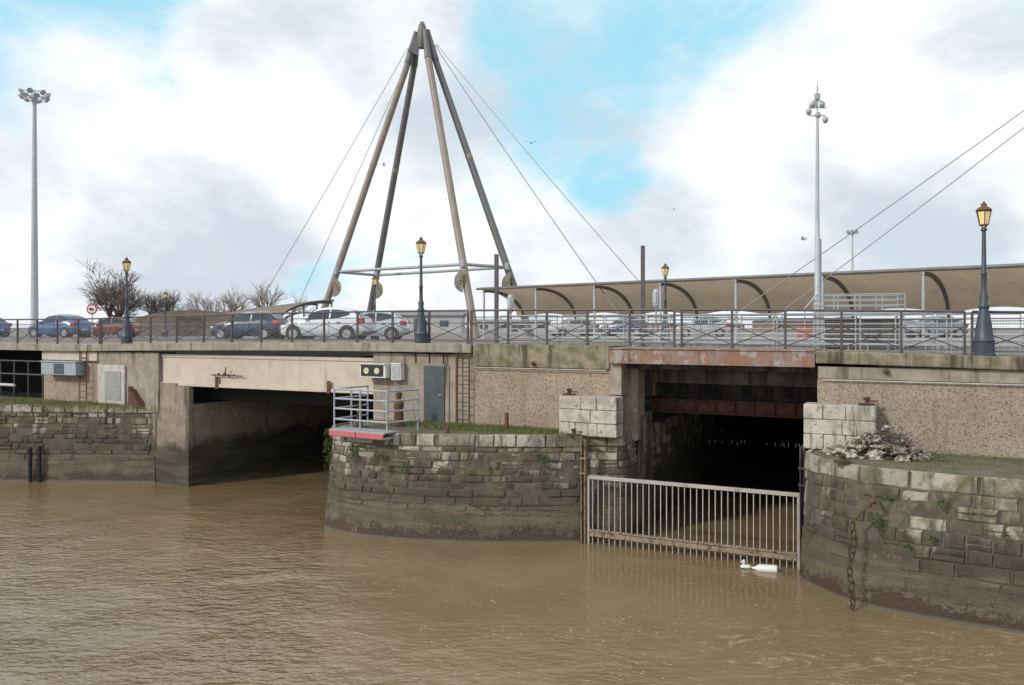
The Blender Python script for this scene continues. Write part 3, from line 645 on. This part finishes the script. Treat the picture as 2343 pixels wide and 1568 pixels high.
def car(color,loc,rot,label,cname,sc=1):
    e=empty('parked_car',loc,rot,label,'car','cars driving over the bridge'); pm=paint(cname,color); e.scale=(sc,)*3
    m=MB()
    for (x,zb,zl,wl,zr,wr) in ST:
        zm=(zb+zl)/2
        h=[(0,zb),(wl*.9,zb),(wl+.02,zb+.12),(wl+.035,zm+.05),(wl,zl),(wr+.03,zr-.03),(wr-.12,zr+.02),(0,zr+.045)]
        m.v+=[(x,y,z) for y,z in h]+[(x,-y,z) for y,z in h[-2:0:-1]]
    n=14
    for i in range(len(ST)-1):
        for j in range(n): m.f.append((i*n+j,i*n+(j+1)%n,(i+1)*n+(j+1)%n,(i+1)*n+j))
    m.f.append(tuple(range(n-1,-1,-1))); k=(len(ST)-1)*n; m.f.append(tuple(range(k,k+n)))
    ob(m,'body',pm,e,smooth=True)
    def sw(xa,xb,side,lo=.08,hi=.9,cut=0):
        g=MB(); K=6
        for i in range(K+1):
            x=xa+(xb-xa)*i/K; _,zb,zl,wl,zr,wr=interp(x); l2=lo+(cut*(i/K)**2)
            for f in (l2,hi): y=wl+(wr+.03-wl)*f+.012; z=zl+(zr-.03-zl)*f; g.v.append((x,side*y,z))
        for i in range(K): g.f.append((2*i,2*i+2,2*i+3,2*i+1) )
        ob(g,'side_window','win',e)
    for sd in (1,-1): sw(.62,-.38,sd); sw(-.46,-1.32,sd,cut=.45)
    def ew(xa,xb,name):
        g=MB(); K=4
        for i in range(K+1):
            x=xa+(xb-xa)*i/K; _,zb,zl,wl,zr,wr=interp(x)
            for yy,zo in ((-(wr-.06),.032),(-(wr-.12),.036),(0,.06),((wr-.12),.036),((wr-.06),.032)): g.v.append((x,yy,zr+zo))
        for i in range(K):
            for j in range(4): a=5*i+j; g.f.append((a,a+1,a+6,a+5))
        ob(g,name,'win',e)
    ew(.95,.32,'windscreen'); ew(-1.40,-1.82,'rear_window')
    for x in (1.28,-1.25):
        for sg_ in (1,-1):
            g=MB(); g.tube((x,sg_*.5,.33),(x,sg_*.885,.33),.37,n=20); ob(g,'wheel_arch','black',e)
            wh=MB(); wh.tube((x,sg_*.70,.31),(x,sg_*.90,.31),.31,n=20); t=ob(wh,'wheel','rubber',e,bev=.02)
            rm=MB(); rm.tube((x,sg_*.88,.31),(x,sg_*.91,.31),.20,n=16); ob(rm,'rim','alu',t)
    for sd in (1,-1):
        a,b2=sorted((sd*.58,sd*.84)); g=MB(); g.box(-2.01,-1.68,a,b2,.76,1.0); ob(g,'tail_light','red',e,bev=.03)
        g=MB(); a,b2=sorted((sd*.50,sd*.76)); g.box(1.72,1.95,a,b2,.56,.70); ob(g,'headlight','glass',e,bev=.03)
        g=MB(); a,b2=sorted((sd*.86,sd*1.0)); g.box(.62,.78,a,b2,.92,1.04); ob(g,'wing_mirror',pm,e,bev=.03)
        g=MB(); a,b2=sorted((sd*.86,sd*.885)); g.box(-.95,-.75,a,b2,.80,.83); g.box(-.42,-.415,a,b2,.3,.88); ob(g,'door_handle','black',e)
    g=MB(); g.box(-2.03,-1.99,-.26,.26,.5,.62); ob(g,'number_plate','white',e)
    g=MB(); g.box(-2.02,-1.7,-.72,.72,.3,.42); g.box(1.7,2.01,-.6,.6,.3,.4); ob(g,'bumper_trim','black',e,bev=.02)
    return e
car((.018,.04,.09),(-14.3,45.5,5.1),math.pi+A+.25,'dark blue hatchback with red rear lamps on the bridge','dark_blue_paint',1.02)
car((.66,.72,.76),(-9.0,40.5,5.14),math.pi+A+.3,'white hatchback driving over the bridge','silver_white_paint',1.06)
car((.50,.57,.62),(-7.6,44.5,5.10),math.pi+A+.45,'pale silver hatchback following close behind another car','pale_silver_paint',1.02)
car((.05,.14,.32),(-31.0,57,5.07),math.pi+A+.15,'bright blue hatchback beyond the quay railing','bright_blue_paint',1.05)
car((.05,.13,.33),(-37.0,58,5.07),math.pi+A,'blue car partly hidden behind the railing','mid_blue_paint')
car((.25,.05,.045),(-29.2,60.5,5.07),math.pi+A+.4,'red car just beyond the blue hatchback','red_paint',.95)
for k,(x,y,c,nm) in enumerate(((9,66,(.05,.09,.2),'blue'),(14.5,63,(.4,.42,.43),'silver'),(24.5,62,(.06,.065,.07),'dark grey'),(29.5,58,(.16,.20,.26),'grey-blue'),(5,68,(.5,.5,.5),'white'))):
    car(c,(x,y,5.07),math.pi+A+.2*k,nm+' car parked in the shade beyond the canopy','far_paint_'+nm.replace(' ','_'))
e=empty('road_sign',(-25.3,50,5.06),0,'round red-bordered prohibition sign on a grey post','road sign')
m=MB(); m.tube((0,.05,0),(0,.05,2.15),.035); ob(m,'post','galv',e)
def disc(r,y,n=24): 
    g=MB(); g.tube((0,y,1.8),(0,y+.02,1.8),r,n=n); return g
ob(disc(.32,0),'sign_border','red',e); ob(disc(.24,-.012),'sign_face','white',e)
m=MB(); m.box(-.15,.02,-.02,-.013,1.76,1.88); m.box(.02,.13,-.02,-.013,1.76,1.84); m.box(-.11,-.05,-.02,-.013,1.71,1.76); m.box(.04,.1,-.02,-.013,1.71,1.76); ob(m,'vehicle_symbol','black',e)
# ---------------------------------------------------------------- signal box, ladder, pier items
S=empty('traffic_signal_box',L(-5.2,-.35,4.0),A,'white signal box with two round pale lenses','signal box')
m=MB(); m.box(0,.98,0,.3,.18,.62); m.box(-.02,1.0,-.08,.0,.60,.63); ob(m,'housing','white',S,bev=.015)
m=MB(); m.box(.06,.90,-.02,-.001,.23,.57); ob(m,'face','black',S)
for x in (.28,.68):
    m=MB(); m.tube((x,-.045,.40),(x,-.021,.40),.10,n=20); ob(m,'lens','lime',S,smooth=True)
for x in (.1,.8): m=MB(); m.box(x,x+.06,.3,.37,.3,.5); ob(m,'bracket','galv',S)
e=empty('control_cabinet',L(-4.1,-.22,4.0),A,'small grey electrical cabinet fixed to concrete wall','cabinet')
m=MB(); m.box(0,.36,0,.23,.12,.62); m.box(-.02,.38,-.03,.23,.62,.65); ob(m,'box','white',e,bev=.01)
m=MB(); m.box(.03,.33,-.012,-.001,.16,.58); ob(m,'door','galv',e)
m=MB(); m.tube((.28,.12,.65),(.28,.12,.82),.015); ob(m,'conduit','galv',e); m=MB(); m.tube((.1,.1,.12),(.1,.1,-.4),.015); ob(m,'conduit','galv',e)
e=empty('wall_ladder',L(-1.57,-.14,2.86),A,'rusty steel ladder fixed against the concrete facade','ladder')
W=.44
for x in (-W/2,W/2): m=MB(); m.box(x-.025,x+.025,-.012,.012,0,2.42); ob(m,'side_rail','rust',e)
for i in range(9):
    m=MB(); m.tube((-W/2+.025,0,.15+i*.26),(W/2-.025,0,.15+i*.26),.014); ob(m,'rung','rust',e)
def tuberail(name,pts,h,bars,label,r=.028,mat='galvb',z=2.86):
    o=Vector((pts[0][0],pts[0][1],z)); e=empty(name,o,0,label,'railing'); q=[Vector((x,y,0))-Vector((o.x,o.y,0)) for x,y in pts]
    for a in bars:
        m=MB(); m.path([p+Vector((0,0,a)) for p in q],r,8); ob(m,'bar',mat,e,smooth=True)
    for a,b in zip(q[:-1],q[1:]):
        k=max(1,round((b-a).length/.9))
        for i in range(k): p=a.lerp(b,i/k); m=MB(); m.tube(p,p+Vector((0,0,h)),r,n=8); ob(m,'post',mat,e,smooth=True)
    m=MB(); m.tube(q[-1],q[-1]+Vector((0,0,h)),r); ob(m,'post',mat,e,smooth=True); return e
tuberail('guard_railing',[(-4.3,24.75),(-5.05,23.6),(-3.4,22.62),(-2.65,23.35)],1.18,(.3,.6,.88,1.15),'galvanised tube railing around the corner of the stone pier',r=.026)
e=empty('landing_platform',(-5.05,23.5,2.7),math.atan2(-.98,1.65),'small steel landing platform with faded red edge boards','platform')
for a in (-.03,.96): m=MB(); m.box(a,a+.96,-.16,-.10,.02,.17); ob(m,'kick_board','pink',e,bev=.01)
m=MB(); m.box(-.05,1.95,-.13,.5,.17,.20); m.box(.1,1.9,-.09,.3,.0,.06); ob(m,'grating','galvb',e)
m=MB(); m.lathe([(.18,0),(.18,.05),(.15,.08),(.13,.5),(.15,.62),(.15,.7),(.08,.76),(.07,.86),(.10,.9),(.09,.98),(.03,1.0)],14)
ob(m,'mooring_bollard','rust',loc=(-3.35,24.6,2.84),smooth=True,label='rust-red iron mooring bollard on the pier top',category='bollard')
m=MB(); m.lathe([(.12,0),(.09,.1),(.07,.6),(.11,.66),(.03,.7)],10); m.box(-.2,.2,-.2,.2,-.02,.03); ob(m,'mooring_post','rust',loc=(-4.45,24.2,2.84),smooth=True,label='tapered rusty mooring post inside the pier railing',category='mooring post')
m=MB(); m.lathe([(.06,0),(.06,.46),(.07,.47),(.03,.5)],10); m.lathe([(.1,0),(.1,.04),(.06,.05)],10); ob(m,'mooring_post','rust',loc=(-.15,23.6,2.84),smooth=True,label='short rusty round post on mossy pier top',category='mooring post')
m=MB(); m.lathe([(.05,0),(.05,.13),(.02,.15)],10); m.lathe([(.08,0),(.08,.02),(.05,.03)],10);ob(m,'mooring_pin','rust',loc=(-1.8,23.1,2.84),smooth=True,label='tiny rusty pin beside the pier coping',category='mooring pin')
e=empty('equipment_cabinet',L(-20.9,-.35,3.88),A,'long pale blue-grey equipment box under the deck edge','cabinet')
m=MB(); m.box(0,2.1,0,.4,0,.5); m.box(-.03,2.13,-.04,.4,.5,.55); ob(m,'housing','galvb',e,bev=.015); m=MB(); m.box(.8,1.4,-.015,-.001,.05,.45); ob(m,'door','door',e)
for x in (.2,1.8): m=MB(); m.box(x,x+.06,.4,.44,.1,.4); ob(m,'bracket','galv',e)
e=empty('wall_ladder',L(-18.7,-.1,2.86),A,'narrow rusty ladder beside the vent panel','ladder')
for x in (-.2,.2): m=MB(); m.box(x-.02,x+.02,-.012,.012,0,2.2); ob(m,'side_rail','rust',e)
for i in range(8):
    m=MB(); m.tube((-.18,0,.15+i*.26),(.18,0,.15+i*.26),.014); ob(m,'rung','rust',e)
p0=L(-30,.2); p1=L(-21.6,.2); tuberail('guard_railing',[(p0.x,p0.y),(p1.x,p1.y)],1.5,(.95,1.5),'dark rail in front of the recess under the deck',mat='rail',r=.035)
m=MB(); m.tube((0,0,0),(7.5,0,0),.06); m.box(1,1.1,-.05,.05,-.5,0); m.box(5,5.1,-.05,.05,-.5,0); ob(m,'white_pipe','pipe',loc=L(-30,-.4,3.4),rot=A,label='white horizontal pipe resting above the mossy quay',category='pipe')
for x,zt in ((-17.95,1.25),(-17.6,1.3)):
    m=MB(); m.lathe([(.07,-.6),(.07,zt),(.05,zt+.05)],8); ob(m,'fender_pile','void',loc=(x,30.95,0),label='dark slimy timber pile standing against the quay wall',category='pile',group='timber piles at the quay')
e=empty('mooring_chain',(6.95,17.15,0),0,'rusty iron chain hanging down the stained quay wall','chain')
pts=[Vector((.33,-.42,2.25)),Vector((.02,-.14,1.78))]
m=MB(); m.tube(pts[0]+Vector((.1,.2,.05)),pts[0],.03); m.tube(pts[0],pts[1],.022); m.lathe([(.05,-.05),(.07,0),(.05,.05)],8,c=tuple(pts[0])); ob(m,'anchor_bar','rust',e)
def link(m,c,rot,hl=.10,hw=.055,r=.016,tilt=0):
    K=12; P=[]
    for k in range(K):
        a=2*math.pi*k/K; x=hw*math.cos(a); z=hl*math.sin(a); P.append(Vector((x*math.cos(rot)+z*tilt,x*math.sin(rot),z))+c)
    for k in range(K): m.tube(P[k],P[(k+1)%K],r,n=6,cap=False)
m=MB()
for i in range(12): link(m,Vector((-.005*i+.035*math.sin(i*.8),-.19-.006*i,1.68-i*.15)),(i%2)*math.pi/2+.3+.2*math.sin(i*2.1),tilt=.25*math.sin(i*1.7))
ob(m,'chain_links','chain',e)
m=MB(); R=random.Random(9)
for i in range(420):
    a=R.uniform(0,6.28); rr=math.sqrt(R.random()); x=rr*math.cos(a)*1.15; y=rr*math.sin(a)*.6; h=max(0,.75*(1-rr)); r=R.choice((R.uniform(.02,.05),R.uniform(.04,.11)))
    random.seed(i); m.rock((x+.4*h,y,h*R.uniform(.6,1)+.02),r,R.uniform(.7,1.6),R.uniform(.6,1.2),R.uniform(.4,1))
ob(m,'rubble_pile','rubble',loc=L(9.75,-1.1,2.82),rot=A,label='heap of broken pale stones against the aggregate wall',category='rubble',kind='stuff')
m=MB()
for i in range(300): 
    a=R.uniform(0,6.28); x=.4+R.gauss(0,.35); y=-.1+R.gauss(0,.2); h=max(.05,.7-abs(x-.3)*.7); m.tube((x,y,h*.4),(x+R.uniform(-.3,.3),y+R.uniform(-.3,.1),h*R.uniform(.4,1.15)),.007,n=3,cap=False)
ob(m,'dry_weeds','bark',loc=L(9.75,-1.05,2.82),rot=A,label='dry brown weed stalks in the rubble heap',category='weeds',kind='stuff')
m=MB(); m.lathe([(.03,-.36),(.035,-.3),(.09,-.22),(.105,-.15),(.10,0),(.105,.12),(.10,.2),(.05,.23)],14); o=ob(m,'plastic_bottle','white',loc=(6.05,19.62,.05),smooth=True,label='white plastic bottle floating beside the gate',category='bottle'); o.rotation_euler=(0,math.radians(88),-.35)
m=MB(); random.seed(3); m.rock((0,0,0),.12,1.2,.7,.5); m.rock((-.06,.02,.1),.08,.6,.5,1.0); ob(m,'plastic_bag','white',loc=(5.6,19.85,.04),label='crumpled white plastic scrap floating at the gate',category='litter')
# ---------------------------------------------------------------- vegetation
def tuft(c,r,h,n,seed):
    R=random.Random(seed); m=MB()
    for i in range(n):
        a=R.uniform(0,6.28); d=R.random()**.6; x=r*d*math.cos(a); z=h*d*math.sin(a); y=-R.uniform(0,.5)*r
        s=R.uniform(.012,.032); u=Vector((R.gauss(0,1),R.gauss(0,1),R.gauss(0,1))).normalized(); v=u.orthogonal().normalized(); p=Vector((x,y,z-.3*h*d*d))
        m.add([p-u*s,p+v*s*.5,p+u*s,p-v*s*.5],[(0,1,2,3)])
    for i in range(6): m.tube((0,.05,0),(R.uniform(-r,r)*.7,-.3*r,R.uniform(-h,h)*.7),.005,n=3,cap=False)
    ob(m,'wall_plant','leaf',loc=c,label='small green fern clump rooted in the stone joints',category='plant',group='plants growing on the pier walls')
for k,(c,r,h,n) in enumerate([((-4.45,23.2,2.3),.20,.3,300),((-4.15,23.05,2.45),.28,.1,180),((-3.55,22.85,2.2),.18,.14,170),((-3.3,22.8,1.9),.13,.13,100),((.9,22.25,2.2),.17,.22,240),((.6,22.2,2.45),.15,.06,80),((-5.35,24.2,2.3),.16,.35,220),((-5.4,24.4,1.8),.12,.3,120),((-5.25,24.0,2.75),.2,.15,120),((7.47,16.97,1.8),.14,.18,240),((8.25,16.35,1.62),.10,.07,90),((8.4,16.25,2.35),.12,.10,120),((9.3,15.7,1.85),.09,.09,80),((7.9,16.6,1.4),.06,.06,50),((7.6,16.85,2.3),.10,.07,60),((-2.9,22.55,2.0),.12,.15,90)]):
    tuft(c,r,h,n,k)
def grass(regions,seed,label):
    R=random.Random(seed); m=MB()
    for (cx,cy,rx,ry,n) in regions:
        for i in range(n):
            x=cx+R.gauss(0,rx); y=cy+R.gauss(0,ry); 
            p=L(x,y,2.83); h=R.uniform(.03,.14); a=R.uniform(0,3.14); w=.008; dx=Vector((math.cos(a)*w,math.sin(a)*w,0)); tip=p+Vector((R.gauss(0,.03),R.gauss(0,.03),h)); m.add([p-dx,p+dx,tip],[(0,1,2)])
    ob(m,'grass','grass',label=label,category='grass',kind='stuff')
grass([(.2,-.35,1.1,.18,4500),(-2.2,-.5,.8,.2,2000),(-1.0,-1.0,1.2,.3,1800),(1.0,-.9,.6,.2,700)],3,'short tufts of grass along the pier top')
grass([(-19.5,-1.3,3,.6,5000),(-17,-.6,1,.2,1000)],5,'grass growing on the quay top')
grass([(12,-.35,2,.15,900),(11,-1.5,1,.4,300)],6,'sparse grass along the foot of the wall')
def tree(loc,H,W,seed,depth,label,trunkr=.16,tw='twig',br0=3,mn=.010):
    R=random.Random(seed); e=empty('bare_tree',loc,0,label,'tree','leafless trees beyond the bridge'); T=MB(); C=MB()
    def br(p,d,l,r,k):
        q=p+d*l; (T if k<2 else C).tube(p,q,max(r,mn*1.2),max(r*.65,mn),n=6 if k<2 else 3,cap=False)
        if k>=depth: return
        for i in range(R.choice((3,4)) if k<depth-1 else 3):
            nd=(d+Vector((R.gauss(0,.5)*W,R.gauss(0,.5)*W,R.gauss(.14,.3)))).normalized(); br(p.lerp(q,R.uniform(.45,1)),nd,l*R.uniform(.62,.88),r*.6,k+1)
    for i in range(br0): br(Vector((R.uniform(-.3,.3),0,0)),Vector((R.gauss(0,.4)*W,R.gauss(0,.3),1)).normalized(),H*.26,trunkr,0)
    ob(T,'trunk','bark',e); ob(C,'crown',tw,e)
tree((-33.0,70,5.06),7.6,1.0,5,5,'dense bare brown bush-like tree behind the railing',.15,'twig',3,.008)
tree((-30.9,71,5.06),5.8,1.0,15,5,'dense bare brown bush-like tree behind the railing',.12,'twig',3,.008)
tree((-35.0,72,5.06),6.6,1.0,25,5,'dense bare brown bush-like tree behind the railing',.12,'twig',3,.008)
tree((-30.5,90,5.06),7.4,.9,8,4,'sparse pale leafless tree in the distance',.10,'twigp',4,.012)
tree((-26.5,92,5.06),8.4,.9,18,4,'sparse pale leafless tree in the distance',.11,'twigp',4,.012)
tree((-34.5,95,5.06),7.4,.9,28,4,'sparse pale leafless tree in the distance',.10,'twigp',4,.012)
# ---------------------------------------------------------------- distant buildings
MAT['bw']=M('pale_render',(.46,.46,.46),(.40,.40,.40),.5,.8,.1); MAT['bb']=M('dull_brick',(.25,.17,.13),(.2,.14,.11),1,.9,.2); MAT['rf']=M('grey_roof',(.22,.22,.24),(.17,.17,.18),1,.8,.2)
def bld(x,y,w,d,h,mat,label):
    e=empty('low_building',(x,y,5.06),0,label,'building'); m=MB(); m.box(0,w,0,d,0,h); ob(m,'wall',mat,e)
    m=MB(); rh=h*.28; m.add([(-.3,-.3,h),(w+.3,-.3,h),(w+.3,d+.3,h),(-.3,d+.3,h),(-.3,d/2,h+rh),(w+.3,d/2,h+rh)],[(0,1,5,4),(2,3,4,5),(0,4,3),(1,2,5),(0,3,2,1)]); ob(m,'roof','rf',e)
    for i in range(int(w/3)): m=MB(); m.box(1+i*3,2.2+i*3,-.05,-.005,h*.35,h*.7); ob(m,'window','win',e)
    m=MB(); m.box(w*.5-.1,w*.5+.9,-.06,-.006,0,min(2.2,h*.8)); ob(m,'door','door',e)
bld(-20,115,13,10,2.4,'bw','long low white shed beyond the bridge'); bld(44,140,16,12,1.8,'bb','low brick warehouse beyond the canopy'); bld(60,150,14,9,1.6,'bw','low pale building beyond the canopy')
bld(-80,170,22,12,2.4,'bw','low white harbour building beyond the trees'); bld(-6,130,12,9,1.6,'bw','low pale building under the pylon'); bld(20,150,22,9,1.3,'bb','low brick building beyond the canopy')
e=empty('market_stall',(20.5,58,5.06),.1,'orange-red fronted market stall beneath the canopy','stall'); m=MB(); m.box(0,2.6,0,1.5,0,.95); ob(m,'counter','orange',e,bev=.02); m=MB(); m.box(.8,1.7,-.02,-.003,.2,.7); ob(m,'panel','white',e); m=MB(); m.box(-.1,2.7,-.1,1.6,.952,1.0); ob(m,'top','galv',e)
for k,(px,py,d,sc) in enumerate(((878,378,60,.4),(1215,328,60,.5),(1838,548,50,.5),(1540,480,70,.35))):
    x=(px-1171)/1900*d; z=5.75+(750-py)/1900*d
    m=MB(); m.lathe([(.01,-.28),(.05,-.2),(.075,0),(.05,.16),(.03,.24),(.005,.3)],8)
    m.v=[(a[2],a[1],a[0]) for a in m.v]
    for sd in (1,-1): m.add([(.12,sd*.04,.03),(-.08,sd*.04,.03),(-.04,sd*.45,.2),(.1,sd*.42,.2),(-.16,sd*.9,.08)],[(0,1,2,3),(3,2,4)])
    ob(m,'gull','gull',loc=(x,d,z),rot=k*1.3,label='grey gull gliding with bent wings',category='bird',group='gulls in the sky').scale=(sc*1.5,)*3
# ---------------------------------------------------------------- world
sun_dir=Vector((-.80,-.58,.62)).normalized(); el=math.asin(sun_dir.z)
W=bpy.data.worlds.new("World"); scene.world=W; W.use_nodes=True; nt=W.node_tree; nt.nodes.clear()
out=nt.nodes.new('ShaderNodeOutputWorld'); bg=nt.nodes.new('ShaderNodeBackground'); nt.links.new(bg.outputs[0],out.inputs[0])
sky=nt.nodes.new('ShaderNodeTexSky'); sky.sky_type='NISHITA'; sky.sun_disc=False; sky.sun_elevation=el; sky.sun_rotation=math.atan2(sun_dir.x,sun_dir.y); sky.air_density=1.0; sky.dust_density=.6
tc=nt.nodes.new('ShaderNodeTexCoord'); dirv=tc.outputs['Generated']
def dotblob(px,py,r0,r1):
    d=Vector(((px-1171)/1900,1,(750-py)/1900)).normalized(); v=nt.nodes.new('ShaderNodeVectorMath'); v.operation='DOT_PRODUCT'; nt.links.new(dirv,v.inputs[0]); v.inputs[1].default_value=d
    return sstep(nt,v.outputs['Value'],math.cos(math.radians(r1)),math.cos(math.radians(r0)))
mp=nt.nodes.new('ShaderNodeMapping'); mp.inputs['Scale'].default_value=(1,1,1.7); nt.links.new(dirv,mp.inputs[0])
n1=noise(nt,mp.outputs[0],5.0,14,.60,.3); n2=noise(nt,mp.outputs[0],3.2,8,.58,.2)
blue=None
for b in ((1640,10,2,10),(1400,60,0,9),(1180,20,0,6),(1290,280,0,6),(1380,400,0,4),(110,80,2,10),(330,110,0,7),(2290,10,.3,5)):
    q=dotblob(*b); blue=q if blue is None else mth(nt,'MAXIMUM',blue,q)
white=None
for b in ((1840,330,2,9),(2150,250,3,10),(300,450,3,12),(620,230,3,9),(850,100,1,6)):
    q=dotblob(*b); white=q if white is None else mth(nt,'MAXIMUM',white,q)
cov=mth(nt,'ADD',mth(nt,'MULTIPLY',n1,1.0),mth(nt,'MULTIPLY',mth(nt,'SUBTRACT',white,blue),.30))
cov=mth(nt,'ADD',cov,.02)
mask=sstep(nt,cov,.17,.56)
grey=None
for b in ((650,60,1,8),(450,560,1,9),(1000,330,1,6),(1500,560,0,6),(2150,520,0,6)):
    q=dotblob(*b); grey=q if grey is None else mth(nt,'MAXIMUM',grey,q)
shv=mth(nt,'ADD',mth(nt,'ADD',n2,mth(nt,'MULTIPLY',n1,.35)),mth(nt,'MULTIPLY',grey,.12))
sh=sstep(nt,shv,.60,.90)
shade=mixc(nt,sh,(1.06,1.07,1.09),(.66,.73,.81))
skyc=mixc(nt,1.0,sky.outputs[0],(.12,.12,.12),'MULTIPLY')
skyc=mixc(nt,.88,skyc,(.42,.82,1.0))
col=mixc(nt,mask,skyc,shade)
nt.links.new(col,bg.inputs[0]); bg.inputs[1].default_value=1.0
sl=bpy.data.lights.new('sun','SUN'); sl.energy=2.4; sl.angle=math.radians(6); sl.color=(1,.94,.85); so=bpy.data.objects.new('sun',sl); COL.objects.link(so); so.rotation_euler=(-sun_dir).to_track_quat('-Z','Y').to_euler()
cd=bpy.data.cameras.new('camera'); cd.sensor_width=36; cd.lens=1900/2343*36; cd.shift_y=-34/2343; cd.clip_end=9000; cam=bpy.data.objects.new('camera',cd); COL.objects.link(cam); cam.location=(0,0,5.75); cam.rotation_euler=(math.radians(90),0,0); scene.camera=cam
scene.view_settings.view_transform='Standard'; scene.view_settings.look='None'; scene.view_settings.exposure=0
